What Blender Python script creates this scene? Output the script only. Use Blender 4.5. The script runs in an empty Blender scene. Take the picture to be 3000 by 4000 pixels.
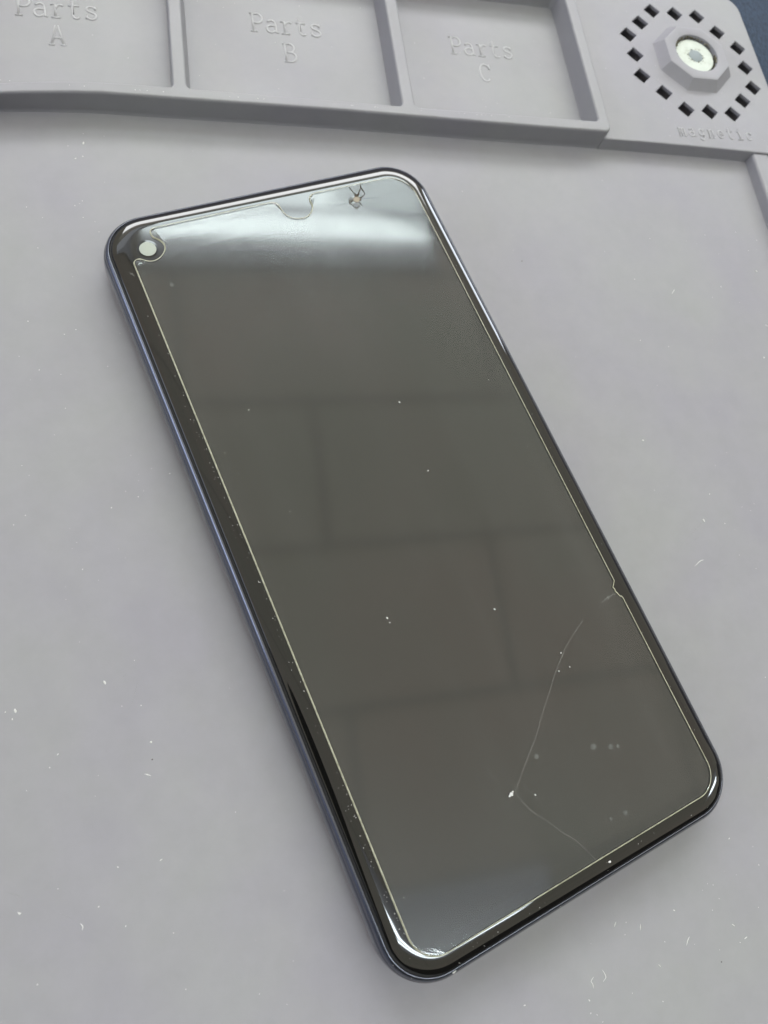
import bpy, bmesh, math, random
from mathutils import Vector, Matrix
random.seed(7)
MM = 0.001
SC = bpy.context.scene
COL = SC.collection
R = math.radians

# ------------------------------------------------------------------ camera
cam_d = bpy.data.cameras.new('camera')
cam = bpy.data.objects.new('camera', cam_d); COL.objects.link(cam)
cam_d.sensor_fit = 'HORIZONTAL'; cam_d.sensor_width = 36.0; cam_d.lens = 36.0 * 2809.0 / 3000.0
cam_d.clip_start = 0.01; cam_d.clip_end = 60
cx = Vector((0.96835766, -0.13351031, 0.21085169))
cy = Vector((0.06558039, 0.95130947, 0.3011802))
cz = Vector((-0.24079588, -0.27782242, 0.92996347))
cam.matrix_world = Matrix(((cx.x, cy.x, cz.x, -41.59 * MM), (cx.y, cy.y, cz.y, -42.627 * MM),
                           (cx.z, cy.z, cz.z, 145.867 * MM), (0, 0, 0, 1)))
cam_d.dof.use_dof = True; cam_d.dof.focus_distance = 0.150
cam_d.dof.aperture_fstop = cam_d.lens / 1.1      # small phone lens opening, about 1 mm
SC.camera = cam
VIEW = SC.view_settings
VIEW.view_transform = 'Standard'; VIEW.look = 'None'; VIEW.exposure = 0.0; VIEW.gamma = 1.0
VIEW.use_curve_mapping = False

# ------------------------------------------------------------------ world: the dim room round the bench
W = bpy.data.worlds.new('World'); SC.world = W; W.use_nodes = True
nt = W.node_tree; nt.nodes.clear()
def wn(t, **k):
    n = nt.nodes.new(t)
    for a, b in k.items(): setattr(n, a, b)
    return n
out = wn('ShaderNodeOutputWorld'); bg = wn('ShaderNodeBackground'); nt.links.new(bg.outputs[0], out.inputs[0])
tc = wn('ShaderNodeTexCoord'); sx = wn('ShaderNodeSeparateXYZ'); nt.links.new(tc.outputs['Generated'], sx.inputs[0])
ry = wn('ShaderNodeValToRGB'); ry.color_ramp.interpolation = 'EASE'      # front to back of the room
mr = wn('ShaderNodeMapRange'); mr.inputs[1].default_value = -1; mr.inputs[2].default_value = 1
nt.links.new(sx.outputs[1], mr.inputs[0]); nt.links.new(mr.outputs[0], ry.inputs[0])
ry.color_ramp.elements[0].position = 0.25; ry.color_ramp.elements[0].color = (0.06, 0.058, 0.056, 1)
ry.color_ramp.elements[1].position = 0.8; ry.color_ramp.elements[1].color = (0.50, 0.50, 0.60, 1)
mx = wn('ShaderNodeMapRange'); mx.inputs[1].default_value = -0.15; mx.inputs[2].default_value = -0.95
nt.links.new(sx.outputs[0], mx.inputs[0])
m1 = wn('ShaderNodeMixRGB'); nt.links.new(mx.outputs[0], m1.inputs[0]); nt.links.new(ry.outputs[0], m1.inputs[1])
m1.inputs[2].default_value = (0.50, 0.56, 0.78, 1)                       # cool daylight side of the room
mz = wn('ShaderNodeMapRange'); mz.inputs[1].default_value = -0.02; mz.inputs[2].default_value = -0.25
nt.links.new(sx.outputs[2], mz.inputs[0])
m2 = wn('ShaderNodeMixRGB'); nt.links.new(mz.outputs[0], m2.inputs[0]); nt.links.new(m1.outputs[0], m2.inputs[1])
m2.inputs[2].default_value = (1.42, 1.38, 1.24, 1)                       # bright floor of the room
nt.links.new(m2.outputs[0], bg.inputs[0]); bg.inputs[1].default_value = 1.0

# ------------------------------------------------------------------ lamps
def area(name, loc, target, sx_, sy_, power, color):
    d = bpy.data.lights.new(name, 'AREA'); d.shape = 'RECTANGLE'; d.size = sx_; d.size_y = sy_
    d.energy = power; d.color = color
    o = bpy.data.objects.new(name, d); COL.objects.link(o); o.location = loc
    o.rotation_euler = (Vector(target) - Vector(loc)).to_track_quat('-Z', 'Y').to_euler()
    return o
area('added_key_light', (0.30, 2.98, 2.38), (0, 0.05, 0), 3.2, 1.3, 180, (0.97, 0.985, 1.0))  # unseen light added for mat brightness and shadows, clear of the screen's reflection
area('side_window_light', (2.5, 2.5, 1.45), (0, 0, 0), 0.9, 0.6, 22, (0.82, 0.9, 1.0))
area('window_light', (-2.6, 0.25, 0.95), (0, 0, 0), 1.6, 0.6, 21, (0.72, 0.80, 1.0))

# ------------------------------------------------------------------ helpers
def link(name, me, mat=None, parent=None, smooth=True, wn_=False):
    o = bpy.data.objects.new(name, me); COL.objects.link(o)
    if mat:
        for m_ in (mat if isinstance(mat, (list, tuple)) else [mat]): me.materials.append(m_)
    if smooth:
        for p in me.polygons: p.use_smooth = True
    if wn_:
        me.set_sharp_from_angle(angle=R(50))
        m_ = o.modifiers.new('wn', 'WEIGHTED_NORMAL'); m_.keep_sharp = True; m_.weight = 100
    if parent: o.parent = parent
    return o
def bm_mesh(name, bm):
    bmesh.ops.recalc_face_normals(bm, faces=bm.faces)
    me = bpy.data.meshes.new(name); bm.to_mesh(me); bm.free(); return me
def empty(name, label, cat, loc=(0, 0, 0), rz=0.0):
    o = bpy.data.objects.new(name, None); COL.objects.link(o); o.location = loc; o.rotation_euler = (0, 0, rz)
    o.empty_display_size = 0.02; o['label'] = label; o['category'] = cat
    return o

def fillet(pts, rad, n=6):
    """rounded polygon; rad a number or a list, mm"""
    out_ = []; N = len(pts)
    for i in range(N):
        r_ = rad[i] if isinstance(rad, (list, tuple)) else rad
        p0, p1, p2 = Vector(pts[i - 1]), Vector(pts[i]), Vector(pts[(i + 1) % N])
        if r_ <= 0: out_.append(p1.copy()); continue
        a = (p0 - p1).normalized(); b = (p2 - p1).normalized()
        ang = a.angle(b); t = r_ / math.tan(ang / 2)
        c = p1 + (a + b).normalized() * (r_ / math.sin(ang / 2))
        s = p1 + a * t - c; e = p1 + b * t - c
        a0 = math.atan2(s.y, s.x); a1 = math.atan2(e.y, e.x); d = a1 - a0
        while d > math.pi: d -= 2 * math.pi
        while d < -math.pi: d += 2 * math.pi
        for k in range(n + 1):
            q = a0 + d * k / n; out_.append(c + Vector((math.cos(q), math.sin(q))) * r_)
    return out_
def area2(p): return sum(p[i - 1][0] * p[i][1] - p[i][0] * p[i - 1][1] for i in range(len(p))) / 2
def ccw(p): return p if area2(p) > 0 else p[::-1]
def offset(p, d):
    """inset a counter-clockwise loop by d (positive goes inwards)"""
    n = len(p); r_ = []
    for i in range(n):
        a, b, c = Vector(p[i - 1]), Vector(p[i]), Vector(p[(i + 1) % n])
        e1 = (b - a); e2 = (c - b)
        if e1.length < 1e-6: e1 = e2
        if e2.length < 1e-6: e2 = e1
        n1 = Vector((-e1.y, e1.x)).normalized(); n2 = Vector((-e2.y, e2.x)).normalized()
        m_ = n1 + n2
        if m_.length < 1e-4: m_ = n1
        m_.normalize(); k = max(0.35, m_.dot(n1))
        r_.append(b + m_ * (d / k))
    return r_
def ring(bm, loop, z): return [bm.verts.new((p[0] * MM, p[1] * MM, z * MM)) for p in loop]
def bridge(bm, a, b, mi=0):
    n = len(a)
    for i in range(n):
        f = bm.faces.new((a[i - 1], a[i], b[i], b[i - 1])); f.material_index = mi
def slab(outer, holes, prof, hprof, bottom=True, special=None):
    """plate with openings. prof / hprof: (inset, z) from bottom to top; for a hole the inset runs into the material"""
    bm = bmesh.new(); tops = []; bots = []
    o = ccw([Vector(p) for p in outer])
    rs = [ring(bm, offset(o, d), z) for d, z in prof]
    for a, b in zip(rs, rs[1:]): bridge(bm, a, b)
    tops.append(rs[-1]); bots.append(rs[0])
    for i_, h in enumerate(holes):
        h = ccw([Vector(p) for p in h])
        rs = [ring(bm, offset(h, -d), z) for d, z in (special or {}).get(i_, hprof)]
        for a, b in zip(rs, rs[1:]): bridge(bm, a, b)
        tops.append(rs[-1]); bots.append(rs[0])
    for L in ([tops, bots] if bottom else [tops]):
        ed = []
        for r_ in L:
            for i in range(len(r_)):
                e = bm.edges.get((r_[i - 1], r_[i])) or bm.edges.new((r_[i - 1], r_[i])); ed.append(e)
        bmesh.ops.triangle_fill(bm, use_beauty=True, use_dissolve=False, edges=ed)
    return bm
def tube(bm, pts, w, h, base=0.0, zfun=None, half=True, taper=False, mi=0):
    """raised rib along a polyline (mm): half-ellipse section of width w and height h on z=base"""
    P = [Vector((p[0], p[1])) for p in pts]; K = 7 if half else 10; rs = []
    for i, p in enumerate(P):
        a = P[max(0, i - 1)]; b = P[min(len(P) - 1, i + 1)]; t = (b - a)
        if t.length < 1e-6: t = Vector((1, 0))
        t.normalize(); n = Vector((-t.y, t.x)); s = 1.0
        if taper:
            u = i / (len(P) - 1); s = max(0.12, math.sin(math.pi * min(max(u, .02), .98)) ** 0.6)
        z0 = base + (zfun(i / (len(P) - 1)) if zfun else 0); r_ = []
        for k in range(K):
            q = (math.pi * k / (K - 1)) if half else (2 * math.pi * k / K)
            o = n * math.cos(q) * w / 2 * s
            r_.append(bm.verts.new(((p.x + o.x) * MM, (p.y + o.y) * MM, (z0 + math.sin(q) * h * (s if taper else 1)) * MM)))
        rs.append(r_)
    for a, b in zip(rs, rs[1:]):
        for k in range(K if not half else K - 1):
            f = bm.faces.new((a[k], a[(k + 1) % K], b[(k + 1) % K], b[k])); f.material_index = mi
    for r_ in (rs[0], rs[-1]):
        try: bm.faces.new(r_).material_index = mi
        except ValueError: pass
def smooth_line(pts, n=5):
    P = [Vector(p) for p in pts]; P = [P[0] * 2 - P[1]] + P + [P[-1] * 2 - P[-2]]; o = []
    for i in range(1, len(P) - 2):
        for k in range(n):
            t = k / n; a, b, c, d = P[i - 1], P[i], P[i + 1], P[i + 2]
            o.append(0.5 * ((2 * b) + (c - a) * t + (2 * a - 5 * b + 4 * c - d) * t * t + (3 * b - a - 3 * c + d) * t ** 3))
    o.append(P[-2]); return o
def circle(cx_, cy_, r_, n=48, a0=0): return [Vector((cx_ + r_ * math.cos(a0 + 2 * math.pi * k / n), cy_ + r_ * math.sin(a0 + 2 * math.pi * k / n))) for k in range(n)]

# ------------------------------------------------------------------ materials
def mat(name, base, rough=0.5, spec=0.5, metal=0.0, ior=1.5, coat=0.0, coat_r=0.1):
    m_ = bpy.data.materials.new(name); m_.use_nodes = True; b = m_.node_tree.nodes['Principled BSDF']
    b.inputs['Base Color'].default_value = (*base, 1); b.inputs['Roughness'].default_value = rough
    b.inputs['Specular IOR Level'].default_value = spec; b.inputs['Metallic'].default_value = metal
    b.inputs['IOR'].default_value = ior; b.inputs['Coat Weight'].default_value = coat; b.inputs['Coat Roughness'].default_value = coat_r
    return m_
def node(m_, t, **k):
    n = m_.node_tree.nodes.new(t)
    for a, b in k.items(): setattr(n, a, b)
    return n
def lk(m_, a, b): m_.node_tree.links.new(a, b)
def noise(m_, scale, detail=3, rough=0.5, vec=None, sc=None):
    tcn = node(m_, 'ShaderNodeTexCoord'); n = node(m_, 'ShaderNodeTexNoise')
    n.inputs['Scale'].default_value = scale; n.inputs['Detail'].default_value = detail; n.inputs['Roughness'].default_value = rough
    if sc:
        mp = node(m_, 'ShaderNodeMapping'); mp.inputs['Scale'].default_value = sc[0]; mp.inputs['Rotation'].default_value = sc[1]
        lk(m_, tcn.outputs['Object'], mp.inputs[0]); lk(m_, mp.outputs[0], n.inputs['Vector'])
    else: lk(m_, tcn.outputs['Object'], n.inputs['Vector'])
    return n
def ramp(m_, src, stops):
    r_ = node(m_, 'ShaderNodeValToRGB'); e = r_.color_ramp.elements
    while len(e) < len(stops): e.new(0.5)
    for x, (p, c) in zip(e, stops): x.position = p; x.color = (*c, 1) if len(c) == 3 else c
    lk(m_, src, r_.inputs[0]); return r_

SIL = mat('grey_silicone', (0.232, 0.228, 0.241), 0.5, 0.3)
b = SIL.node_tree.nodes['Principled BSDF']
n1 = noise(SIL, 26, 4, 0.55)
r1 = ramp(SIL, n1.outputs[0], [(0.34, (0.226, 0.219, 0.242)), (0.50, (0.232, 0.228, 0.241)), (0.66, (0.234, 0.234, 0.238))])
n2 = noise(SIL, 160, 5, 0.65)
r2 = ramp(SIL, n2.outputs[0], [(0.30, (0.965, 0.965, 0.965)), (0.70, (1.03, 1.03, 1.03))])
mm = node(SIL, 'ShaderNodeMixRGB', blend_type='MULTIPLY'); mm.inputs[0].default_value = 1
lk(SIL, r1.outputs[0], mm.inputs[1]); lk(SIL, r2.outputs[0], mm.inputs[2]); lk(SIL, mm.outputs[0], b.inputs['Base Color'])
n3 = noise(SIL, 40, 5, 0.6); r3 = ramp(SIL, n3.outputs[0], [(0.3, (0.44,) * 3), (0.7, (0.58,) * 3)]); lk(SIL, r3.outputs[0], b.inputs['Roughness'])
n4 = noise(SIL, 5200, 2, 0.5); bu = node(SIL, 'ShaderNodeBump'); bu.inputs['Strength'].default_value = 0.2; bu.inputs['Distance'].default_value = 0.00004
n5 = noise(SIL, 55, 2, 0.5); bu2 = node(SIL, 'ShaderNodeBump'); bu2.inputs['Strength'].default_value = 0.25; bu2.inputs['Distance'].default_value = 0.0003
lk(SIL, n5.outputs[0], bu2.inputs['Height']); lk(SIL, bu2.outputs[0], bu.inputs['Normal'])
lk(SIL, n4.outputs[0], bu.inputs['Height']); lk(SIL, bu.outputs[0], b.inputs['Normal'])

NAVY = mat('navy_leatherette', (0.012, 0.021, 0.042), 0.6, 0.12)
n1 = noise(NAVY, 1500, 4, 0.6, sc=((1, 0.35, 1), (0, 0, 0.7))); bu = node(NAVY, 'ShaderNodeBump'); bu.inputs['Strength'].default_value = 0.5; bu.inputs['Distance'].default_value = 0.0002
r1 = ramp(NAVY, n1.outputs[0], [(0.35, (0.010, 0.019, 0.036)), (0.65, (0.024, 0.042, 0.075))])
lk(NAVY, r1.outputs[0], NAVY.node_tree.nodes['Principled BSDF'].inputs['Base Color'])
lk(NAVY, n1.outputs[0], bu.inputs['Height']); lk(NAVY, bu.outputs[0], NAVY.node_tree.nodes['Principled BSDF'].inputs['Normal'])

FRAME = mat('dark_blue_frame_metal', (0.082, 0.088, 0.110), 0.2, 0.5, metal=0.8, coat=0.5, coat_r=0.08)
n1 = noise(FRAME, 900, 4, 0.6); r1 = ramp(FRAME, n1.outputs[0], [(0.35, (0.14,) * 3), (0.75, (0.24,) * 3)])
lk(FRAME, r1.outputs[0], FRAME.node_tree.nodes['Principled BSDF'].inputs['Roughness'])
RUB = mat('black_gasket', (0.008, 0.008, 0.009), 0.6, 0.3)
GLASS = mat('black_cover_glass', (0.0035, 0.0034, 0.0032), 0.03, 0.5)
n1 = noise(GLASS, 240, 5, 0.6); r1 = ramp(GLASS, n1.outputs[0], [(0.35, (0.03,) * 3), (0.8, (0.08,) * 3)])
lk(GLASS, r1.outputs[0], GLASS.node_tree.nodes['Principled BSDF'].inputs['Roughness'])
DISP = mat('unlit_display', (0.014, 0.0135, 0.0115), 0.05, 0.5)

# protector: clear glass sheet = transparent sheet with its own surface reflection plus a worn, smeared film
PROT = bpy.data.materials.new('scuffed_protector_glass'); PROT.use_nodes = True
t = PROT.node_tree; t.nodes.clear()
o_ = node(PROT, 'ShaderNodeOutputMaterial'); tr = node(PROT, 'ShaderNodeBsdfTransparent'); gl = node(PROT, 'ShaderNodeBsdfGlossy')
fr = node(PROT, 'ShaderNodeFresnel'); fr.inputs[0].default_value = 1.5; mixg = node(PROT, 'ShaderNodeMixShader')
tr.inputs[0].default_value = (0.985, 0.985, 0.97, 1)
gl2 = node(PROT, 'ShaderNodeBsdfGlossy'); gl2.inputs['Roughness'].default_value = 0.34; gmx = node(PROT, 'ShaderNodeMixShader'); gmx.inputs[0].default_value = 0.27
gl2.inputs['Color'].default_value = (0.9, 0.97, 1.0, 1)
lk(PROT, gl.outputs[0], gmx.inputs[1]); lk(PROT, gl2.outputs[0], gmx.inputs[2])
lk(PROT, fr.outputs[0], mixg.inputs[0]); lk(PROT, tr.outputs[0], mixg.inputs[1]); lk(PROT, gmx.outputs[0], mixg.inputs[2])
na = noise(PROT, 60, 5, 0.62, sc=((1, 0.28, 1), (0, 0, 0.12)))
ra = ramp(PROT, na.outputs[0], [(0.36, (0.045,) * 3), (0.62, (0.08,) * 3), (0.82, (0.14,) * 3)])
lk(PROT, ra.outputs[0], gl.inputs['Roughness'])
df = node(PROT, 'ShaderNodeBsdfDiffuse'); df.inputs[0].default_value = (0.55, 0.57, 0.56, 1)
nb = noise(PROT, 34, 6, 0.7, sc=((1.6, 0.22, 1), (0, 0, 0.10)))
rb = ramp(PROT, nb.outputs[0], [(0.42, (0.004,) * 3), (0.66, (0.016,) * 3), (0.86, (0.04,) * 3)])
mixd = node(PROT, 'ShaderNodeMixShader'); lk(PROT, rb.outputs[0], mixd.inputs[0]); lk(PROT, mixg.outputs[0], mixd.inputs[1]); lk(PROT, df.outputs[0], mixd.inputs[2])
lk(PROT, mixd.outputs[0], o_.inputs[0])
PEDGE = mat('ground_protector_edge', (0.33, 0.325, 0.235), 0.35, 0.5)
n1 = noise(PEDGE, 1100, 3, 0.6); r1 = ramp(PEDGE, n1.outputs[0], [(0.3, (0.22, 0.215, 0.15)), (0.7, (0.40, 0.395, 0.29))])
lk(PEDGE, r1.outputs[0], PEDGE.node_tree.nodes['Principled BSDF'].inputs['Base Color'])
def see_through(name, col, a):
    m_ = bpy.data.materials.new(name); m_.use_nodes = True; m_.node_tree.nodes.clear()
    o = node(m_, 'ShaderNodeOutputMaterial'); t_ = node(m_, 'ShaderNodeBsdfTransparent'); d = node(m_, 'ShaderNodeBsdfDiffuse'); x = node(m_, 'ShaderNodeMixShader')
    d.inputs[0].default_value = (*col, 1); x.inputs[0].default_value = a
    lk(m_, t_.outputs[0], x.inputs[1]); lk(m_, d.outputs[0], x.inputs[2]); lk(m_, x.outputs[0], o.inputs[0]); return m_
CRACK = see_through('cracked_glass_line', (0.46, 0.46, 0.43), 0.26)
CRACKF = see_through('faint_scratch', (0.45, 0.45, 0.42), 0.09)
SHARD = see_through('splintered_glass', (0.07, 0.06, 0.045), 0.88)
SHARDF = see_through('lifted_flake', (0.25, 0.26, 0.27), 0.45)
TAN = mat('exposed_tan_adhesive', (0.24, 0.205, 0.15), 0.6)
LENS = mat('milky_lens_cover', (0.50, 0.53, 0.47), 0.5, 0.3)
nl = node(LENS, 'ShaderNodeTexCoord'); nv = node(LENS, 'ShaderNodeVectorMath', operation='LENGTH'); lk(LENS, nl.outputs['Object'], nv.inputs[0])
rl = ramp(LENS, nv.outputs['Value'], [(0.0, (0.31, 0.335, 0.29)), (0.00085, (0.33, 0.355, 0.31)), (0.00105, (0.33, 0.35, 0.31)), (0.0013, (0.37, 0.39, 0.355)), (0.0016, (0.27, 0.29, 0.26))])
lk(LENS, rl.outputs[0], LENS.node_tree.nodes['Principled BSDF'].inputs['Base Color'])
DUST = mat('pale_dust', (0.52, 0.515, 0.50), 0.8, 0.2)
DARKDUST = mat('dark_crumb', (0.06, 0.055, 0.05), 0.8, 0.2)
MAG = mat('white_coated_magnet', (0.5, 0.53, 0.48), 0.6, 0.2)
n1 = noise(MAG, 420, 5, 0.65); r1 = ramp(MAG, n1.outputs[0], [(0.28, (0.33, 0.33, 0.27)), (0.42, (0.46, 0.495, 0.445)), (0.8, (0.52, 0.56, 0.51))])
lk(MAG, r1.outputs[0], MAG.node_tree.nodes['Principled BSDF'].inputs['Base Color'])
CORE = mat('grey_magnet_core', (0.22, 0.25, 0.26), 0.7, 0.2)
GRIME = mat('brown_grime', (0.10, 0.09, 0.055), 0.7, 0.3)
n1 = noise(GRIME, 1500, 4, 0.6); r1 = ramp(GRIME, n1.outputs[0], [(0.35, (0.05, 0.045, 0.03)), (0.6, (0.17, 0.155, 0.10)), (0.75, (0.5, 0.48, 0.38))])
lk(GRIME, r1.outputs[0], GRIME.node_tree.nodes['Principled BSDF'].inputs['Base Color'])

# ------------------------------------------------------------------ the setting: ceiling above, table top below
TW, TH_ = 1260.0, 588.0      # ceiling tile pitch, mm
CZ = 2411.0
CEIL = mat('mineral_ceiling_tile', (0.80, 0.775, 0.71), 0.9, 0.2)
n1 = noise(CEIL, 1.1, 3, 0.55); r1 = ramp(CEIL, n1.outputs[0], [(0.36, (0.74, 0.75, 0.68)), (0.5, (0.79, 0.77, 0.71)), (0.64, (0.82, 0.755, 0.70))])
lk(CEIL, r1.outputs[0], CEIL.node_tree.nodes['Principled BSDF'].inputs['Base Color'])
BAR = mat('dull_grid_bar', (0.62, 0.61, 0.575), 0.6, 0.3)
bmc = bmesh.new(); bmb = bmesh.new()
fixtures = []
def cbox(bm, x0, x1, y0, y1, z0, z1):
    vs = [bm.verts.new((x * MM, y * MM, z * MM)) for x in (x0, x1) for y in (y0, y1) for z in (z0, z1)]
    for f in ((0, 1, 3, 2), (4, 6, 7, 5), (0, 4, 5, 1), (2, 3, 7, 6), (0, 2, 6, 4), (1, 5, 7, 3)): bm.faces.new([vs[i] for i in f])
for row in range(-4, 9):
    y0 = 16 + TH_ * row; off = -239 + (TW / 2 if row % 2 else 0) + (140 if row == 2 else 0)
    for c in range(-4, 4):
        x0 = off + TW * c
        lit = (row in (3, -2, 8)) and False
        cbox(bmc, x0 + 14, x0 + TW - 14, y0 + 14, y0 + TH_ - 14, CZ + 3, CZ + 20)
        cbox(bmb, x0 - 14, x0 + 14, y0 + 14, y0 + TH_ - 14, CZ, CZ + 12)
    cbox(bmb, -239 - 4 * TW, -239 + 4 * TW, y0 - 14, y0 + 14, CZ, CZ + 12)
cei = link('ceiling', bm_mesh('ceiling', bmc), CEIL, smooth=False); cei['kind'] = 'structure'
gb = link('ceiling_grid', bm_mesh('ceiling_grid', bmb), BAR, parent=cei, smooth=False)
def emit(name, col, s):
    m_ = bpy.data.materials.new(name); m_.use_nodes = True; m_.node_tree.nodes.clear()
    o = node(m_, 'ShaderNodeOutputMaterial'); e = node(m_, 'ShaderNodeEmission'); e.inputs[0].default_value = (*col, 1); e.inputs[1].default_value = s
    lk(m_, e.outputs[0], o.inputs[0]); return m_
HOUS = mat('white_lamp_housing', (0.82, 0.84, 0.86), 0.5)
LITA = emit('lit_diffuser', (0.88, 0.99, 1.0), 15.0)
LITN = emit('lit_near_diffuser', (0.85, 0.95, 1.0), 42.0)
LITC = emit('lit_dim_reflector', (0.93, 0.97, 1.0), 1.75)
LITF = emit('lit_faint_reflector', (0.95, 0.97, 1.0), 1.2)
LITG = emit('lit_soft_reflector', (0.94, 0.97, 1.0), 1.45)
LITB = emit('lit_side_reflector', (0.88, 0.96, 1.0), 5.5)
LITD = emit('lit_lower_reflector', (0.92, 0.96, 1.0), 1.7)
LITE = emit('lit_mid_reflector', (0.90, 0.95, 1.0), 3.0)
def troffer(x0, y0, label, near=False, dim=False):
    t_ = empty('ceiling_light', label, 'ceiling light', ((x0 + TW / 2) * MM, (y0 + TH_ / 2) * MM, CZ * MM))
    w, h = TW / 2 - 24, TH_ / 2 - 18
    bm = bmesh.new(); zt = -30
    for a, b_, c, d in ((-w - 14, w + 14, -h - 12, -h), (-w - 14, w + 14, h, h + 12), (-w - 14, -w, -h, h), (w, w + 14, -h, h)):
        cbox(bm, a, b_, c, d, zt, -2)
    link('housing', bm_mesh('housing', bm), HOUS, t_, smooth=False)
    strips = ((-h + 2, -h + 150, LITC), (-h + 152, -h + 215, LITN), (-h + 217, -h + 250, LITC), (-h + 252, -h + 320, LITN), (-h + 322, h - 132, LITC), (h - 130, h - 72, LITG), (h - 70, h - 2, LITF)) if near else ((-h + 2, -h + 130, LITD), (-h + 132, h - 2, LITE)) if dim else ((-h + 2, -h + 55, LITD), (-h + 57, -h + 100, LITE), (-h + 102, -h + 130, LITB), (-h + 132, -h + 245, LITA), (-h + 247, -h + 280, LITB), (-h + 282, h - 2, LITA))
    for y_, y2, m_ in strips:
        bm = bmesh.new(); cbox(bm, -w + 2, w - 2, y_, y2, zt + 6, zt + 14)
        link('diffuser', bm_mesh('diffuser', bm), m_, t_, smooth=False)
    return t_
troffer(-239, 16 + 3 * TH_, 'long fluorescent ceiling light beyond the tray, mirrored in the top of the screen')
troffer(-239 - TW, 16 + 3 * TH_, 'dimmer fluorescent ceiling light beyond the tray, next to the bright one on its left', dim=True)
troffer(-239, 16 - 2 * TH_, 'fluorescent ceiling light behind the viewer, glinting along the bottom rim of the phone', True)
troffer(-239 + 2 * TW, 16 - 2 * TH_, 'fluorescent ceiling light behind and to the right, glinting on the right corner of the phone', True)

bm = bmesh.new(); cbox(bm, -620, 620, -420, 480, -32, -2.6)
tb = link('tabletop', bm_mesh('tabletop', bm), NAVY, smooth=False); tb['kind'] = 'structure'

# the photographer leaning over the bench, out of frame: a dark reflection in the phone's lower-left rim
def person():
    V = [(-.34, -.86, -.12), (-.34, -.80, .05), (-.33, -.70, .22), (-.32, -.58, .36), (-.305, -.44, .47), (-.285, -.33, .545), (-.27, -.265, .60), (-.262, -.235, .665),
         (-.49, -.60, .36), (-.56, -.60, .16), (-.50, -.50, .04), (-.15, -.62, .36), (-.08, -.62, .16), (-.13, -.50, .04),
         (-.44, -.84, -.14), (-.45, -.70, -.45), (-.45, -.80, -.80), (-.24, -.84, -.14), (-.23, -.70, -.45), (-.23, -.80, -.80)]
    E_ = [(0, 1), (1, 2), (2, 3), (3, 4), (4, 5), (5, 6), (6, 7), (3, 8), (8, 9), (9, 10), (3, 11), (11, 12), (12, 13), (0, 14), (14, 15), (15, 16), (0, 17), (17, 18), (18, 19)]
    RD = [.15, .14, .14, .14, .065, .075, .098, .075, .065, .05, .032, .065, .05, .032, .085, .065, .045, .085, .065, .045]
    me = bpy.data.meshes.new('person'); me.from_pydata(V, E_, [])
    o = bpy.data.objects.new('person', me); COL.objects.link(o)
    sk = o.modifiers.new('skin', 'SKIN'); sb = o.modifiers.new('sub', 'SUBSURF'); sb.levels = 2; sb.render_levels = 2
    for i, d in enumerate(me.skin_vertices[0].data): d.radius = (RD[i], RD[i]); d.use_root = (i == 0)
    me.materials.append(mat('dark_sweater', (0.018, 0.018, 0.02), 0.9, 0.2))
    o['label'] = 'dark-clothed person leaning over the bench, seen only as black reflection in phone rim'; o['category'] = 'person'
person()
for v in bpy.data.meshes['person'].vertices: v.co.y += 0.10

# ------------------------------------------------------------------ repair mat
MAT = empty('repair_mat', 'grey silicone repair mat with raised parts trays and magnet corner under the phone', 'work mat', (0, 0, -0.0025))
HOLES = [(102.03, 155.2), (96.48, 149.72), (91.07, 144.33), (91.39, 136.54), (91.58, 128.59), (97.49, 122.84), (103.3, 117.14), (111.28, 116.9),
         (119.18, 116.66), (124.55, 122.24), (130.01, 127.69), (129.71, 135.57), (129.46, 143.47), (123.69, 149.18), (117.95, 154.92), (110.02, 155.0)]
def sq(c, s, wob=0):
    r_ = s / math.sqrt(2); a = R(-1.5 + wob)
    return [Vector((c[0] + r_ * math.cos(a + k * math.pi / 2), c[1] + r_ * math.sin(a + k * math.pi / 2))) for k in range(4)]
def z25(pr): return [(d, z + 2.5) for d, z in pr]
sheet_out = fillet([(-250, -230), (137, -230), (136.2, 166.5), (-250, 166.5)], [8, 8, 7, 8], 8)
bm = slab(sheet_out, [fillet(sq(h, 6.6), 0.15, 2) for h in HOLES], z25([(0, -2.4), (0, -0.3), (0.1, -0.08), (0.3, 0)]), z25([(0, -2.4), (0, 0)]))
base = link('base_sheet', bm_mesh('base_sheet', bm), SIL, MAT, wn_=True)

# tray: front outline traced along the real bend of the silicone wall
front_b = [(-150, 98.5), (-120, 99.8), (-95, 102.3), (-81.6, 103.9), (-76, 104.45), (-70.9, 104.8), (-64.5, 105.15), (-58.2, 105.35), (-48.5, 105.3), (-35.2, 105.25), (-3.5, 105.25), (20, 104.85), (40, 104.5), (55, 104.3)]
outer = [Vector(p) for p in front_b] + fillet([(0, 104.3), (74.3, 104.2), (74.3, 160.2), (0, 160.2)], [0, 2.0, 2.0, 0], 6)[1:-1] + [Vector((-150, 160.2))]
fa = [(-95.6, 105.6), (-80.5, 107.0), (-75, 107.7), (-69.5, 108.15), (-61.8, 108.5), (-53.6, 108.6), (-44.2, 108.6)]
compA = [Vector(p) for p in fa] + fillet([(-50, 108.6), (-42.45, 108.6), (-42.45, 157.0), (-50, 157)], [0, 1.1, 2.2, 0], 5)[1:-1] + [Vector((-95.6, 157))]
compB = fillet([(-39.15, 108.55), (14.6, 107.95), (14.75, 157), (-39.1, 157)], [1.3, 1.0, 2.2, 2.2], 5)
compC = fillet([(18.1, 107.85), (70.95, 107.65), (70.6, 157), (18.3, 157)], [1.3, 1.0, 2.2, 2.2], 5)
compD = fillet([(-146, 102.5), (-99, 105.4), (-98.9, 157), (-146, 157)], 2, 5)
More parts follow.
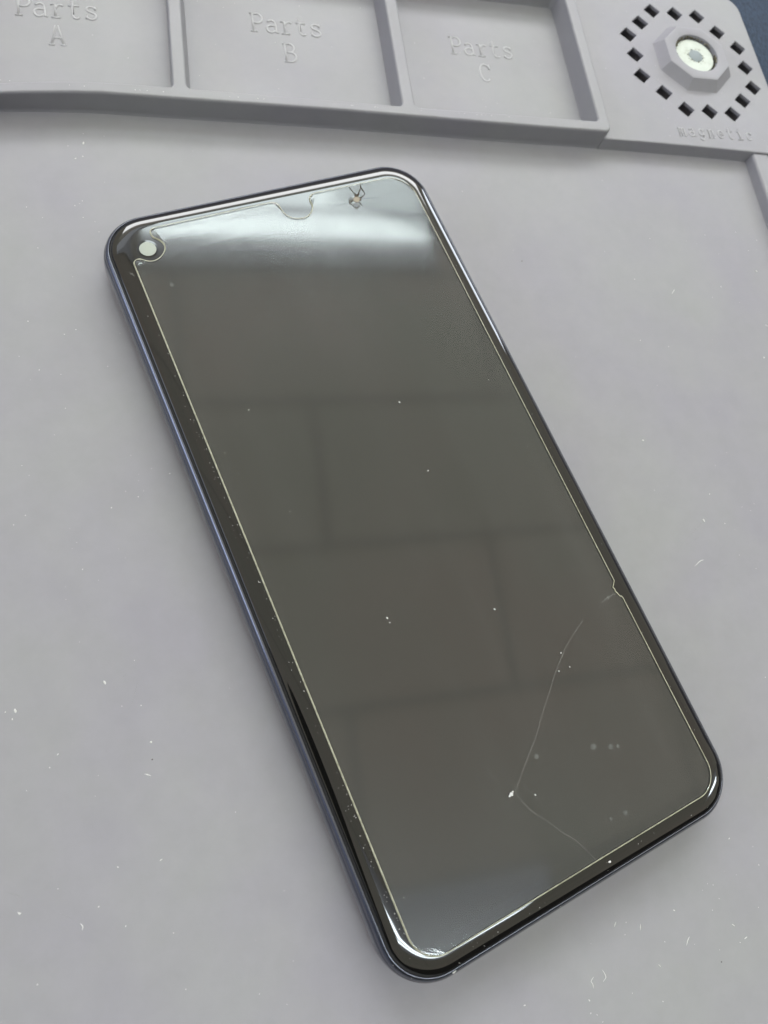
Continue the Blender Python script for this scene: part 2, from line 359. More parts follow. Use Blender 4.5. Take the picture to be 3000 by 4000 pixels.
pr = [(-0.25, -0.05), (-0.1, 0.35), (0.0, 1.0), (0.03, 5.35), (0.14, 5.75), (0.38, 5.96), (0.65, 6.0)]
hp = [(-0.95, -0.05), (-0.8, 0.3), (-0.62, 1.2), (0.0, 5.4), (0.12, 5.78), (0.38, 5.97), (0.6, 6.0)]
bm = slab(outer, [compA, compB, compC, compD], z25(pr), z25(hp), bottom=False, special={0: z25([(d * .35 if d < 0 else d, z) for d, z in hp])})
for v in bm.verts:      # the wall slumps forward towards its left end
    x, y, z = v.co / MM
    if y < 110 and x < -60 and z > 3: v.co.y -= min(1.6, (-60 - x) * 0.045) * (z - 3) / 5.5 * MM
# parts wall is hand-soft: it wanders a little
tray = link('parts_tray', bm_mesh('parts_tray', bm), SIL, MAT, wn_=True)

plat = [Vector((72.9, 104.05))] + [Vector(p) for p in ((86, 103.85), (102.9, 103.4), (121, 102.75), (128, 102.4))] + fillet([(74, 103.5), (137.0, 102.0), (135.3, 165.5), (72.9, 165.5)], [0, 2.5, 6.5, 0], 8)[1:]
bm = slab(plat, [fillet(sq(h, 4.0, random.uniform(-1.5, 1.5)), 0.18, 2) for h in HOLES],
          z25([(-0.3, -0.05), (-0.05, 0.4), (0.15, 3.1), (0.3, 3.38), (0.6, 3.5)]), z25([(1.5, -0.05), (1.5, 2.3), (0.0, 2.6), (0.0, 3.3), (0.06, 3.45), (0.16, 3.5)]), bottom=False)
platform = link('magnet_platform', bm_mesh('magnet_platform', bm), SIL, MAT, wn_=True)

# octagonal boss with its round magnet pocket
cxo, cyo = 110.95, 136.6
bm = bmesh.new()
rs = []
for d, z in ((-0.35, 3.44), (-0.1, 3.6), (0.15, 3.8), (2.1, 5.75), (2.3, 5.93), (2.6, 6.0), (3.0, 6.02)):
    rs.append(ring(bm, ccw(fillet(circle(cxo, cyo, 13.1 - d, 8, R(22.5)), 0.5, 4)), z + 2.5))
for a, b_ in zip(rs, rs[1:]): bridge(bm, a, b_)
hole = circle(cxo, cyo, 7.0, 72)
hr = [ring(bm, [Vector((cxo, cyo)) + (p - Vector((cxo, cyo))) * s for p in hole], z + 2.5) for s, z in ((0.985, 4.2), (0.99, 5.6), (1.01, 5.92), (1.05, 6.02))]
for a, b_ in zip(hr, hr[1:]): bridge(bm, a, b_)
ed = [bm.edges.get((r_[i - 1], r_[i])) for r_ in (rs[-1], hr[-1]) for i in range(len(r_))]
bmesh.ops.triangle_fill(bm, use_beauty=True, use_dissolve=False, edges=ed)
boss = link('octagonal_boss', bm_mesh('octagonal_boss', bm), SIL, MAT)
boss.data.set_sharp_from_angle(angle=R(28))
def disc_bm(r_, z0, z1, rough_=0.0, n=72, c=(cxo, cyo), jag=0.0):
    bm = bmesh.new(); js = [random.uniform(-jag, jag) for _ in range(n)]
    def rr(s): return [Vector((c[0] + (r_ * s + js[k]) * math.cos(2 * math.pi * k / n), c[1] + (r_ * s + js[k]) * math.sin(2 * math.pi * k / n))) for k in range(n)]
    rs = [ring(bm, rr(s), z) for s, z in ((1, z0), (1, z1 - 0.15), (0.985, z1 - 0.04), (0.96, z1))]
    for a, b_ in zip(rs, rs[1:]): bridge(bm, a, b_)
    bm.faces.new(rs[-1]); return bm
mg = link('magnet', bm_mesh('magnet', disc_bm(6.35, 6.0, 7.45)), MAG, MAT, wn_=True)
mc = link('magnet_core', bm_mesh('magnet_core', disc_bm(2.35, 7.40, 7.50, jag=0.13, n=30, c=(cxo + 0.25, cyo - 0.1))), CORE, mg)
bm = bmesh.new()      # grime packed between magnet and pocket
for k in range(150):
    a = R(random.choice((random.gauss(112, 38), random.gauss(150, 22), random.gauss(-12, 12), random.uniform(0, 360))) ); rr_ = random.gauss(6.75, 0.16)
    p = Vector(((cxo + rr_ * math.cos(a)) * MM, (cyo + rr_ * math.sin(a)) * MM, (7.35 + random.uniform(0, 0.75)) * MM))
    s = random.uniform(0.10, 0.34) * MM
    bmesh.ops.create_icosphere(bm, subdivisions=1, radius=s, matrix=Matrix.Translation(p) @ Matrix.Diagonal((random.uniform(.6, 1.6), random.uniform(.6, 1.4), .7, 1)))
for k in range(46):   # dirt round the core
    a = random.uniform(0, 2 * math.pi); rr_ = random.gauss(2.35, 0.18) if k % 3 else random.gauss(2.7, .25)
    p = Vector(((cxo + .25 + rr_ * math.cos(a)) * MM, (cyo - .1 + rr_ * math.sin(a)) * MM, 7.47 * MM))
    bmesh.ops.create_icosphere(bm, subdivisions=1, radius=random.uniform(0.05, 0.17) * MM, matrix=Matrix.Translation(p) @ Matrix.Diagonal((1.4, 1, .5, 1)))
gr = link('grime', bm_mesh('grime', bm), GRIME, boss)

# border rib at the right edge, below the platform
rib = fillet([(121.9, 103.4), (127.9, 103.3), (129.6, -228), (123.6, -228)], 1.0, 4)
bm = slab(rib, [], z25([(-0.25, -0.05), (0, 0.5), (0.2, 2.3), (0.45, 2.85), (0.95, 3.0)]), [], bottom=False)
rb_ = link('border_rib', bm_mesh('border_rib', bm), SIL, MAT, wn_=True)

# --- raised typewriter lettering, drawn stroke by stroke
def arc(cx_, cy_, rx, ry, a0, a1, n=10): return [(cx_ + rx * math.cos(R(a0 + (a1 - a0) * k / n)), cy_ + ry * math.sin(R(a0 + (a1 - a0) * k / n))) for k in range(n + 1)]
GL = {
 'P': [[(.14, 0), (.14, 1)], [(.02, 0), (.30, 0)], [(.02, 1), (.36, 1)] + arc(.36, .74, .20, .26, 90, -90) + [(.14, .48)]],
 'A': [[(.08, 0), (.27, 1), (.34, 1), (.54, 0)], [(-.02, 0), (.20, 0)], [(.42, 0), (.64, 0)], [(.15, .36), (.47, .36)]],
 'B': [[(.12, 0), (.12, 1)], [(.02, 1), (.34, 1)] + arc(.34, .76, .17, .24, 90, -90) + [(.12, .52)], [(.34, .52)] + arc(.34, .26, .22, .26, 90, -90) + [(.02, 0)]],
 'C': [[(.54, .72), (.54, .98)], arc(.32, .5, .25, .50, 48, 312, 20)],
 'a': [[(.12, .60)] + arc(.30, .50, .17, .19, 130, 0, 8) + [(.47, .02), (.58, .02)], [(.47, .40)] + arc(.27, .20, .19, .20, 75, 285, 12) + [(.47, .12)]],
 'r': [[(.06, .68), (.22, .68), (.22, 0)], [(.06, 0), (.42, 0)], [(.22, .44)] + arc(.42, .46, .17, .22, 150, 50, 8)],
 't': [[(.24, .95), (.24, .18)] + arc(.38, .18, .14, .18, 180, 320, 8), [(.08, .68), (.50, .68)]],
 's': [[(.46, .68), (.46, .52)], [(.46, .58)] + arc(.30, .54, .17, .14, 40, 250, 10) + arc(.31, .18, .18, .18, 80, -150, 12), [(.12, .02), (.12, .18)]],
 'm': [[(.0, .68), (.10, .68), (.10, 0)], [(.02, 0), (.18, 0)], [(.10, .50)] + arc(.20, .52, .11, .16, 150, 0, 8) + [(.31, 0)], [(.26, 0), (.38, 0)], [(.31, .50)] + arc(.42, .52, .11, .16, 150, 0, 8) + [(.53, 0), (.61, 0)], [(.47, 0), (.6, 0)]],
 'g': [arc(.28, .40, .18, .27, 0, 360, 16), [(.58, .68), (.46, .68), (.46, -.06)] + arc(.28, -.06, .18, .20, 0, -160, 10)],
 'n': [[(.03, .68), (.15, .68), (.15, 0)], [(.04, 0), (.26, 0)], [(.15, .46)] + arc(.31, .48, .16, .20, 150, 0, 8) + [(.47, 0)], [(.38, 0), (.58, 0)]],
 'e': [[(.10, .36), (.51, .36)] + arc(.30, .35, .21, .33, 5, 320, 18)],
 'i': [[(.12, .68), (.30, .68), (.30, 0)], [(.08, 0), (.52, 0)], [(.29, .92), (.31, .93)]],
 'c': [[(.49, .66), (.49, .48)], arc(.31, .34, .21, .33, 40, 318, 16)],
}
def lettering(txt, x, y, size, pitch, w, h, z, rot=0.0, jit=0.0):
    bm = bmesh.new(); c, s = math.cos(R(rot)), math.sin(R(rot))
    for i, ch in enumerate(txt):
        for st in GL[ch]:
            q = [((u * size + i * pitch), v * size) for u, v in st]
            q = [(x + a * c - b_ * s, y + a * s + b_ * c) for a, b_ in q]
            tube(bm, q, w, h, z + 2.5 - 0.02)
    return bm
LET = mat('rubbed_highlit_silicone', (0.31, 0.305, 0.315), 0.45, 0.4)  # paler than the mat: rubbed letters, with their highlights put into the colour
def letters(txts, material=LET):
    bm = bmesh.new()
    for a in txts:
        me = bm_mesh('t', lettering(*a)); bm.from_mesh(me); bpy.data.meshes.remove(me)
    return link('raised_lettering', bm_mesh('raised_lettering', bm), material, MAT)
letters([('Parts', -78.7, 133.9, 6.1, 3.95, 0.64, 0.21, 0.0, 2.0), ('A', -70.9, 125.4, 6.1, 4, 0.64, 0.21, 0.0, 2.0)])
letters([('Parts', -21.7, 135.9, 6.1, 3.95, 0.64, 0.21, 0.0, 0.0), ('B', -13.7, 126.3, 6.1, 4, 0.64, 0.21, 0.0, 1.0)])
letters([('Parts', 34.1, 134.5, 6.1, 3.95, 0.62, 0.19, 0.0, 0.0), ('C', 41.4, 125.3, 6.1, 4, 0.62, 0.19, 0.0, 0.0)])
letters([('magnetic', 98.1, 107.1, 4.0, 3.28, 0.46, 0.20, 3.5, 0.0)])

# ------------------------------------------------------------------ smartphone
PH = empty('smartphone', 'dark smartphone lying face up on the grey mat under a cracked glass protector', 'phone', (0, 0, 0), R(16.6))
PWX, PLY, PR = 39.45, 82.1, 10.3
BODY = (40.0, 39.0, 81.7, 82.1)      # reach to the left, right, bottom and top
PANE = (39.45, 38.9, 81.5, 82.1)
def rrect(d, n=16, ext=BODY):
    l, r, b_, t_ = (e - d for e in ext)
    return fillet([(-l, -b_), (r, -b_), (r, t_), (-l, t_)], max(PR - d, 2.0), n)
def rings_obj(name, prof, m_, cap_bottom=False, cap_top=False, parent=PH, wn_=False, ext=BODY):
    bm = bmesh.new(); rs = [ring(bm, rrect(d, 16, ext), z) for d, z in prof]
    for a, b_ in zip(rs, rs[1:]): bridge(bm, a, b_)
    if cap_bottom: bm.faces.new(rs[0])
    if cap_top: bm.faces.new(rs[-1])
    return link(name, bm_mesh(name, bm), m_, parent, wn_=wn_)
fp = [(2.6, 0.0), (1.5, 0.12), (0.8, 0.5), (0.35, 1.2), (0.1, 2.3), (0.0, 3.6), (0.02, 4.8), (0.10, 5.8), (0.26, 6.6), (0.46, 7.14), (0.56, 7.18), (0.56, 7.32), (0.53, 7.40),
      (0.78, 7.80), (1.06, 8.08), (1.32, 8.26), (1.46, 8.30), (1.52, 8.24), (1.54, 7.6)]
frame = rings_obj('frame', fp, FRAME, cap_bottom=True)
rings_obj('gasket', [(1.48, 7.8), (1.54, 8.06), (1.75, 8.12), (2.2, 8.10), (2.3, 7.7)], RUB)
gp = [(1.54, 7.6), (1.54, 8.40)]
for k in range(0, 19):
    u = k / 18; gp.append((1.62 + 3.2 * u, 8.50 + 0.50 * (1 - (1 - u) ** 2.3)))
gp[2] = (1.60, 8.49)
glass = rings_obj('cover_glass', gp, GLASS, cap_top=True, ext=PANE)
# display area under the glass: dark panel with its own rounded corners
dl = fillet([(-33.9, -74.75), (33.9, -74.75), (33.9, 77.3), (-33.9, 77.3)], 5.2, 12)
bm = bmesh.new(); bm.faces.new(ring(bm, dl, 9.03)); disp = link('display', bm_mesh('display', bm), DISP, PH)
# camera in the punch hole
bm = bmesh.new(); cc = (-30.45, 72.15)
rs = [ring(bm, circle(0, 0, r_, 48), z) for r_, z in ((1.76, 0.006), (1.70, 0.018), (1.2, 0.022))]
for a, b_ in zip(rs, rs[1:]): bridge(bm, a, b_)
bm.faces.new(rs[-1]); fc = link('front_camera', bm_mesh('front_camera', bm), LENS, PH); fc.location = (cc[0] * MM, cc[1] * MM, 9.04 * MM)
bm = bmesh.new(); ringo = [ring(bm, circle(0, 0, r_, 48), z) for r_, z in ((2.2, 0.0), (1.76, 0.005))]; bridge(bm, *ringo)
cr_ = link('camera_surround', bm_mesh('camera_surround', bm), GLASS, fc); cr_.location = (0, 0, 0.004 * MM)
# earpiece mesh in the gap above the glass
bm = bmesh.new(); cbox(bm, -8, 11.5, PLY - 1.62, PLY - 1.12, 7.7, 8.06)
ear = link('earpiece_grille', bm_mesh('earpiece_grille', bm), None, PH, smooth=False)
EARM = mat('fine_dark_mesh', (0.02, 0.02, 0.02), 0.5)
bt = node(EARM, 'ShaderNodeTexVoronoi'); bt.inputs['Scale'].default_value = 4200; te = node(EARM, 'ShaderNodeTexCoord'); lk(EARM, te.outputs['Object'], bt.inputs['Vector'])
re_ = ramp(EARM, bt.outputs['Distance'], [(0.25, (0.004, 0.004, 0.004)), (0.5, (0.10, 0.11, 0.12))]); lk(EARM, re_.outputs[0], EARM.node_tree.nodes['Principled BSDF'].inputs['Base Color'])
ear.data.materials.append(EARM)
# side keys on the far edge and antenna breaks are hidden from view: left plain

# --- screen protector
cam_cut = [(-34.52, 68.5), (-34.5, 69.05), (-34.38, 69.63), (-33.66, 70.2), (-32.84, 70.2), (-32.0, 69.69), (-31.16, 69.2), (-30.01, 69.05), (-28.76, 69.5), (-27.71, 70.37), (-27.12, 71.34), (-27.04, 72.45), (-27.72, 73.6), (-28.53, 74.39), (-28.76, 75.17), (-28.75, 76.0), (-28.33, 76.6), (-27.5, 76.95)]
spk_cut = [(-0.6, 77.0), (0.5, 76.6), (1.05, 75.7), (1.2, 74.6), (1.58, 73.15), (2.56, 71.95), (4.15, 71.3), (6.0, 71.3), (7.5, 72.3), (8.25, 73.6), (8.3, 75.1), (8.68, 76.2), (9.5, 76.8), (10.5, 77.0)]
pl = []
pl += fillet([(-34.55, -50), (-34.55, -77.2), (0, -77.2)], [0, 5.5, 0], 14)[1:-1]
pl += fillet([(0, -77.0), (34.5, -76.95), (34.45, -40)], [0, 5.2, 0], 14)[1:-1]
chip = [(34.45, -35.6), (34.25, -35.0), (33.95, -34.9), (33.75, -34.2), (33.5, -33.7), (33.65, -33.2), (33.42, -32.8), (33.9, -32.3), (34.2, -31.95), (34.45, -31.6)]
pl += [Vector(p) for p in chip]
pl += fillet([(34.5, 40), (34.6, 76.9), (0, 76.9)], [0, 6.2, 0], 14)[1:-1]
pl += [Vector(p) for p in smooth_line(spk_cut, 4)[::-1]]
pl += [Vector(p) for p in smooth_line(cam_cut, 4)[::-1]]
prl = []
for p in pl:
    if not prl or (prl[-1] - p).length > 0.05: prl.append(p)
PT = bpy.data.objects.new('screen_protector', None)
def protector():
    bm = bmesh.new(); L = ccw(prl)
    rs = [ring(bm, offset(L, d), z) for d, z in ((0.0, 9.005), (0.0, 9.16), (0.10, 9.27), (0.27, 9.31))]
    bridge(bm, rs[0], rs[1], 1); bridge(bm, rs[1], rs[2], 1); bridge(bm, rs[2], rs[3], 1)
    ed = [bm.edges.get((rs[3][i - 1], rs[3][i])) for i in range(len(L))]
    bmesh.ops.triangle_fill(bm, use_beauty=True, use_dissolve=False, edges=ed)
    bmesh.ops.recalc_face_normals(bm, faces=bm.faces)
    me = bpy.data.meshes.new('screen_protector'); bm.to_mesh(me); bm.free(); return me
bpy.data.objects.remove(PT)
prot = link('screen_protector', protector(), [PROT, PEDGE], PH, wn_=True)
prot['label'] = 'clear glass protector with a chipped right edge and hairline cracks'
ZP = 9.325
def crack(name, lines, w, m_, jit=0.0, n=5):
    bm = bmesh.new()
    for l in lines:
        q = smooth_line(l, n) if len(l) > 2 else [Vector(l[0]).lerp(Vector(l[1]), k / 6) for k in range(7)]
        if jit: q = [q[0]] + [p + Vector((random.uniform(-jit, jit), random.uniform(-jit, jit))) for p in q[1:-1]] + [q[-1]]
        wob = [w * random.uniform(.6, 1.4) for _ in q]
        L, Rr = [], []
        for i, p in enumerate(q):
            t_ = (q[min(i + 1, len(q) - 1)] - q[max(i - 1, 0)]).normalized(); n_ = Vector((-t_.y, t_.x)) * wob[i] / 2
            L.append(bm.verts.new(((p.x + n_.x) * MM, (p.y + n_.y) * MM, ZP * MM))); Rr.append(bm.verts.new(((p.x - n_.x) * MM, (p.y - n_.y) * MM, ZP * MM)))
        for i in range(len(q) - 1): bm.faces.new((L[i], L[i + 1], Rr[i + 1], Rr[i]))
    return link(name, bm_mesh(name, bm), m_, prot, smooth=False)
crack('crack', [[(23.11, -36.36), (19.25, -38.29), (16.3, -40.13), (12.29, -43.36), (9.73, -45.76), (6.73, -48.43), (2.87, -52.2), (0.23, -54.33), (-2.93, -56.93), (-5.57, -59.18)],
                [(-5.8, -59.62), (-5.01, -61.92), (-4.26, -63.74), (-2.33, -66.62), (-0.46, -69.59), (1.43, -72.26), (3.32, -76.6)]], 0.075, CRACK, 0.04)
crack('crack', [[(33.06, -34.19), (30.86, -34.18), (28.88, -34.69)], [(31.2, -33.7), (30.9, -34.6)]], 0.11, CRACK, 0.04)
crack('crack', [[(19.83, 72.72), (22.9, 72.24), (26.84, 72.22), (32.26, 72.55)], [(17.24, 72.29), (12.69, 71.96)]], 0.10, SHARDF, 0.02)
# impact star near the top edge
crack('crack', [[(18.94, 76.4), (19.5, 73.89)], [(22.0, 76.6), (21.63, 75.68), (20.21, 73.85)], [(21.63, 75.68), (21.85, 73.72), (19.83, 72.72)],
                [(17.24, 72.29), (17.7, 73.3), (18.31, 73.37), (18.5, 72.7)], [(19.35, 72.17), (20.01, 70.66)], [(17.18, 72.17), (18.39, 70.26)], [(18.39, 70.3), (19.25, 71.12)]], 0.24, SHARD, 0.02, 3)
def cracks(name, lines, w, m_, jit=0.0, n=5):
    for l in lines: crack(name, [l], w, m_, jit, n)
def patch(name, polys, m_, z=ZP + 0.01, parent=None):
    bm = bmesh.new()
    for p in polys:
        lo = [bm.verts.new((x * MM, y * MM, z * MM)) for x, y in p]; up = [bm.verts.new(((x * .9 + sum(q[0] for q in p) / len(p) * .1) * MM, (y * .9 + sum(q[1] for q in p) / len(p) * .1) * MM, (z + .05) * MM)) for x, y in p]
        for i in range(len(p)): bm.faces.new((lo[i - 1], lo[i], up[i], up[i - 1]))
        bm.faces.new(up)
    return link(name, bm_mesh(name, bm), m_, parent or prot, smooth=False)
patch('glass_splinter', [[(17.2, 72.2), (17.9, 73.1), (18.3, 72.9), (18.1, 72.3)], [(19.1, 74.0), (20.1, 74.1), (20.2, 73.2), (19.5, 73.2)], [(19.8, 72.7), (20.6, 72.5), (20.0, 72.1)]], SHARD)
patch('glass_splinter', [[(18.4, 72.6), (18.9, 73.5), (19.9, 73.4), (20.3, 72.6), (19.5, 71.9), (18.7, 72.0)]], TAN)
patch('glass_flake', [[(17.6, 72.1), (18.5, 70.5), (19.3, 70.4), (19.5, 71.7)]], SHARDF)
patch('glass_flake', [[(19.0, 76.5), (21.9, 76.6), (21.6, 75.5), (20.2, 74.0), (19.6, 74.1)]], see_through('thin_lifted_flake', (0.4, 0.42, 0.42), 0.12))
# white crumb where the long crack starts
bm = bmesh.new()
for dx, dy, s in ((0, 0, .23), (.30, .10, .19), (-.3, -.1, .2), (.1, .2, .18), (.6, .32, .14), (.25, -.2, .13)):
    bmesh.ops.create_icosphere(bm, subdivisions=2, radius=s * MM, matrix=Matrix.Translation(((-6.75 + dx) * MM, (-59.35 + dy) * MM, (ZP + .08) * MM)) @ Matrix.Diagonal((1.3, 1, .6, 1)))
for v in bm.verts: v.co += Vector((random.uniform(-1, 1), random.uniform(-1, 1), random.uniform(-.4, .4))) * 0.05 * MM
link('impact_crumb', bm_mesh('impact_crumb', bm), DUST, prot, smooth=False)
cracks('scratch', [[(30.76, 30.08), (29.93, 26.97), (28.45, 23.18)], [(15.63, 23.33), (16.44, 19.15)], [(7.19, -18.18), (10.56, -20.95), (15.67, -24.72)],
                  [(3.26, -19.32), (3.2, -26.33), (3.23, -31.58), (3.62, -36.65)], [(15.74, -66.88), (13.8, -68.02), (11.69, -68.42)], [(12, -52.9), (13.4, -54.6)]], 0.07, CRACKF, 0.0)
ls = []
for k in range(26):   # bundle of short hairline scuffs left of the impact point and below the lamp glare
    x = random.uniform(-13, -2) if k % 2 else random.uniform(-22, 4); y = random.uniform(-60, -50) if k % 2 else random.uniform(44, 58)
    l_ = random.uniform(2, 7); a = R(random.gauss(-72, 4) if k % 2 else random.gauss(-95, 4))
    ls.append([(x, y), (x + l_ * .5 * math.cos(a), y + l_ * .5 * math.sin(a)), (x + l_ * math.cos(a + .04), y + l_ * math.sin(a + .04))])
crack('scuffs', ls, 0.06, see_through('hairline_scuff', (0.45, 0.46, 0.44), 0.10))['kind'] = 'stuff'
ls = []
for k in range(90):  # worn coating along the top and bottom edges
    u = random.random()
    if k % 3: x = random.uniform(-24, 22); y = random.uniform(66.5, 76); a = R(random.gauss(-100, 10)); l_ = random.uniform(.8, 3.0)
    else: x = random.uniform(-31, -17); y = random.gauss(-74.2, 1.3); a = R(random.gauss(20, 12)); l_ = random.uniform(.5, 1.6)
    if -0.5 < x < 10 and y > 69 or (x < -26 and y > 68): continue
    ls.append([(x, y), (x + l_ * math.cos(a), max(-77, min(76.6, y + l_ * math.sin(a))))])
crack('scuffs', ls, 0.07, see_through('worn_coating', (0.5, 0.52, 0.50), 0.07))['kind'] = 'stuff'

# smudges: dried droplets on the protector
SMU = see_through('dried_droplet', (0.5, 0.54, 0.52), 0.10)
for x, y, r_ in ((1.27, -55.53, .55), (13.02, -58.93, .62), (16.4, -60.5, .62), (17.8, -61.0, .42), (13.03, -72.29, .5), (9.64, -71.9, .38), (2.47, -55.67, .14), (12.59, 52.03, .5), (-28.67, 62.18, .55), (-19.13, 47.26, .3)):
    bm = bmesh.new()
    q = [bm.verts.new(((x + r_ * random.uniform(.7, 1.1) * math.cos(k * math.pi / 9)) * MM, (y + r_ * random.uniform(.7, 1.1) * math.sin(k * math.pi / 9)) * MM, (ZP + .004) * MM)) for k in range(18)]
    bm.faces.new(q); link('smudge', bm_mesh('smudge', bm), SMU, prot, smooth=False)

# ------------------------------------------------------------------ dust and lint
def speck(bm, x, y, z, s, a, el):
    bmesh.ops.create_icosphere(bm, subdivisions=1, radius=s * MM, matrix=Matrix.Translation((x * MM, y * MM, (z + s * .25) * MM)) @ Matrix.Rotation(a, 4, 'Z') @ Matrix.Diagonal((el, 1, .5, 1)))
SP = [(-77.8, 3.4), (-75.7, 5.2), (-54.4, 11.2), (-51.8, 13.7), (-48.2, 12.4), (-53.5, 8.9), (-54.6, 7.7), (-59.8, 5.7), (-56.5, -25.1), (-61.9, -28.6), (-59.0, -33.3), (-55.6, -33.6), (-77.2, -31.8), (-77.7, -33.2), (-70.2, -40.3), (-71.5, -42.4), (-54.1, -40.4), (-55.0, -46.0), (-63.8, -66.3), (-76.3, -65.0), (-60.5, -60.6), (-73.5, -76.2), (-59.5, -70.1), (-51.7, -72.6), (60.5, -75.6), (65.6, -78.0), (60.1, -82.5), (65.9, -81.6), (54.2, -83.4), (44.2, -86.3), (63.3, -89.2), (52.7, -87.8), (33.3, -86.5), (25.1, -88.7), (40.7, -91.3), (57.2, -94.5), (52.2, -94.9), (38.5, -95.0), (26.2, -95.3), (31.6, -98.4), (37.6, -101.0), (22.4, -99.9), (23.6, -100.4), (9.7, -96.0), (10.0, -84.1), (22.6, -97.8), (56.5, -91.1), (102.4, 69.7), (115.5, 71.4), (116.8, 74.6), (112.8, 71.0), (113.2, 64.2), (100.0, 59.0), (96.2, 55.6), (104.4, 54.0), (70.5, 42.6), (106.7, 37.0), (63.9, 14.8), (78.5, -0.1), (74.9, -6.6), (90.3, -3.4), (86.6, -4.0), (80.5, -7.8), (85.6, -19.5), (86.7, 10.4), (73.6, 61.0), (110.4, 77.1), (99.9, 75.9), (82.3, 7.2), (82.0, -15.9), (-63.6, 98.9), (-59.0, 98.5), (-63.6, 96.1), (-67.0, 95.1), (-63.8, 92.3), (-65.4, 91.6), (-75.8, 77.6), (-72.5, 74.9), (-65.7, 78.4), (-64.7, 79.0), (-64.1, 79.8), (-66.4, 59.6), (-61.5, 74.2), (-57.0, 45.4), (-59.7, 37.5), (-73.2, 36.9), (-64.0, 75.3), (-75.4, 48.5), (-69.0, 35.8)]
BIG = {(-77.2, -31.8), (-61.9, -28.6), (63.9, 14.8), (-63.6, 96.1), (-54.1, -40.4), (113.2, 64.2), (74.9, -6.6), (106.7, 37.0)}
bm = bmesh.new(); bk = bmesh.new()
for x, y in SP: speck(bm, x, y, 0, (0.22 if (x, y) in BIG else random.uniform(.05, .12)), random.uniform(0, 3), random.uniform(1, 2.2))
for k in range(170):
    x = random.uniform(-88, 128); y = random.uniform(-105, 102)
    speck(bm, x, y, 0, random.uniform(.03, .075) * random.choice((1, 1, 1.4)), random.uniform(0, 3), random.uniform(1, 2))
for k in range(60): speck(bm, random.uniform(-76, 70), random.uniform(108.9, 150), 0, random.uniform(.04, .10), random.uniform(0, 3), 1.3)
for k in range(26): speck(bm, random.uniform(-80, 72), 106.8, 6.0, random.uniform(.05, .12), random.uniform(0, 3), 1.4)
for x, y, s in ((134.5, 120.1, .30), (131, 112, .1), (88, 112, .08), (80, 130, .07), (100, 110, .08)): speck(bm, x, y, 3.5, s, 0, 1.3)
for k in range(30): speck(bm, random.uniform(78, 133), random.uniform(106, 160), 3.5, random.uniform(.04, .08), 0, 1.4)
for x, y in ((-54.0, -43.5), (42, 66), (52, -97), (-58, 60)): speck(bk, x, y, 0, .13, 0, 1.3)
ld = link('mat_dust', bm_mesh('dust', bm), DUST, smooth=False); ld['kind'] = 'stuff'; ld['label'] = 'pale dust specks scattered over the grey mat'; ld['category'] = 'dust'
ld2 = link('crumbs', bm_mesh('crumbs', bk), DARKDUST, smooth=False); ld2['kind'] = 'stuff'; ld2['label'] = 'few dark crumbs lying on the grey mat'; ld2['category'] = 'crumbs'
FB = [[(24.4, -94.2), (23.7, -94.8), (23.9, -95.4), (23.9, -96.1)], [(26.4, -93.4), (26.7, -94.1), (26.8, -94.8), (26.2, -95.3)], [(46.3, -91.4), (45.7, -92.0), (45.2, -92.8)], [(36.3, -87.3), (36.0, -88.4)], [(31.2, -86.0), (30.6, -86.8)], [(56.3, -91.0), (56.9, -91.5)], [(38.3, -94.8), (38.7, -95.3)], [(58.3, -94.1), (59.1, -93.8)], [(-66.8, -68.3), (-66.4, -68.9), (-66.5, -69.5)], [(-53.5, -60.8), (-53.0, -60.5)], [(-55.5, -45.8), (-54.3, -46.3)], [(-70.3, -40.5), (-70.0, -40.2)], [(69.2, -17.5), (71.0, -16.4), (72.1, -16.2)], [(83.7, 56.5), (85.1, 58.0)], [(110.4, 47.1), (111.2, 46.5)], [(-76.6, -64.8), (-76.3, -65.2), (-76.0, -65.0)]]
FF = [[(-55.9, -29.2), (-56.6, -31.1), (-57.3, -33.3)], [(-78.5, -61.3), (-76.8, -62.2), (-75.8, -62.7)], [(-70.2, -66.1), (-68.5, -67.1), (-67.8, -67.6)], [(75.6, -18.9), (78.0, -17.8)], [(68.2, -12.2), (72.8, -10.5)], [(67.2, -12.1), (76.3, -5.7)], [(-58.0, -27.4), (-58.8, -28.1)]]
bm = bmesh.new()
for l in FB:
    q = smooth_line(l, 5) if len(l) > 2 else [Vector(l[0]).lerp(Vector(l[1]), k / 4) for k in range(5)]
    tube(bm, q, 0.17, 0.12, 0.0, taper=True)
bs = bmesh.new()
for l in FF:
    q = smooth_line(l, 6) if len(l) > 2 else [Vector(l[0]).lerp(Vector(l[1]), k / 6) for k in range(7)]
    tube(bs, q, 0.09, 0.03, 0.0, taper=True)
msc = link('surface_scratches', bm_mesh('surface_scratches', bs), see_through('pale_mat_scratch', (0.5, 0.5, 0.5), 0.14), MAT); msc['kind'] = 'stuff'; msc.location = (0, 0, 0.0025)
q = [Vector((-46.9, 105.0)), Vector((-46.2, 105.0)), Vector((-45.9, 105.0))]
li = link('lint', bm_mesh('lint', bm), DUST); li['kind'] = 'stuff'; li['label'] = 'thin white lint fibres lying on the grey mat'; li['category'] = 'lint'
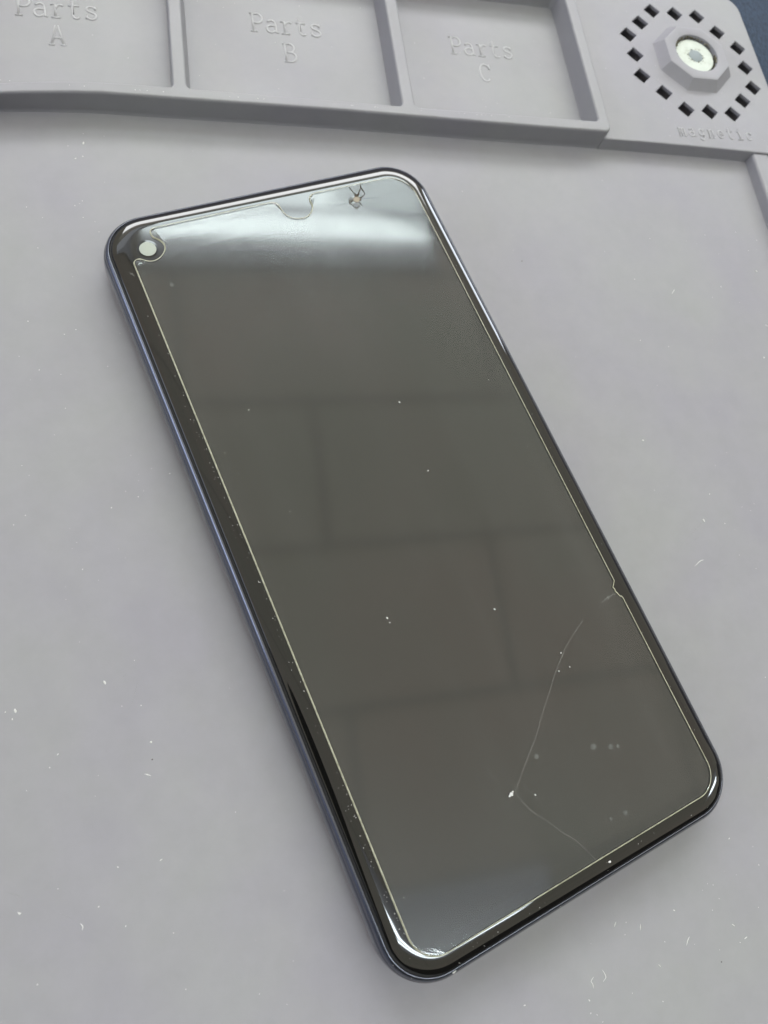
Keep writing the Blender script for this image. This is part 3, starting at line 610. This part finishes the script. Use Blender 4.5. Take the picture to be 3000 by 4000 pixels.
# dust on the phone, in phone coordinates
bm = bmesh.new()
for k in range(130):  # caught along the protector's left and lower edges
    u = random.random() ** 0.7
    speck(bm, -34.75 - abs(random.gauss(0, .55)), 60 - 135 * u, 8.97, random.uniform(.025, .07), random.uniform(0, 3), random.uniform(1, 1.8))
for k in range(25): speck(bm, 34.8 + abs(random.gauss(0, .5)), random.uniform(-70, 60), 8.97, random.uniform(.02, .05), 0, 1.4)
for k in range(26): speck(bm, random.uniform(-28, 30), -77.6 - abs(random.gauss(0, 1.0)), 8.9, random.uniform(.02, .06), random.uniform(0, 3), 1.6)
for k in range(110): speck(bm, random.uniform(-33, 33), random.uniform(-75, 70), ZP, random.choice((.02, .025, .03, .035, .045)), random.uniform(0, 3), random.uniform(1, 2))
for x, y, s in ((6.42, -26.86, .16), (-2.3, -61.46, .14), (7.0, 21.5, .16), (6.2, 5, .13), (-1, 52, .09), (13.3, -43.2, .12), (15.5, -40.2, .14), (15.9, -43.4, .1), (5.8, -78.3, .2), (-24, 30, .08), (-14.9, -20, .16), (-14.8, -21, .1), (29, 20, .07)):
    speck(bm, x, y, ZP if abs(y) < 77 else 8.9, s, random.uniform(0, 3), 1.7)
for k in range(150):  # dirt packed in the seam, thickest at the lower-left corner
    p = rrect(1.35, 40); i = int((random.gauss(0.04, 0.045) % 1) * len(p)) if k % 3 else random.randrange(len(p))
    speck(bm, p[i].x + random.uniform(-.25, .25), p[i].y + random.uniform(-.25, .25), 8.0, random.uniform(.03, .09), random.uniform(0, 3), 1.5)
for dx, dy, s in ((0, 0, .25), (.3, .05, .2), (-.3, .1, .15)): speck(bm, -29.2 + dx, -80.6 + dy, 8.0, s, .3, 1.5)
pd = link('phone_dust', bm_mesh('phone_dust', bm), DUST, smooth=False); pd.rotation_euler = (0, 0, R(16.6))
pd['kind'] = 'stuff'; pd['label'] = 'fine pale dust caught on the phone glass and in its rim seam'; pd['category'] = 'dust'
# frayed white nick on the glass margin near the camera
bm = bmesh.new()
for l in ([(-35.95, 67.6), (-35.6, 67.2), (-35.2, 66.5)], [(-35.9, 67.2), (-35.5, 67.05)], [(-35.6, 67.3), (-35.2, 67.2)]): tube(bm, [Vector(p) for p in l], 0.13, 0.05, 8.99)
link('glass_nick', bm_mesh('glass_nick', bm), CRACK, glass)
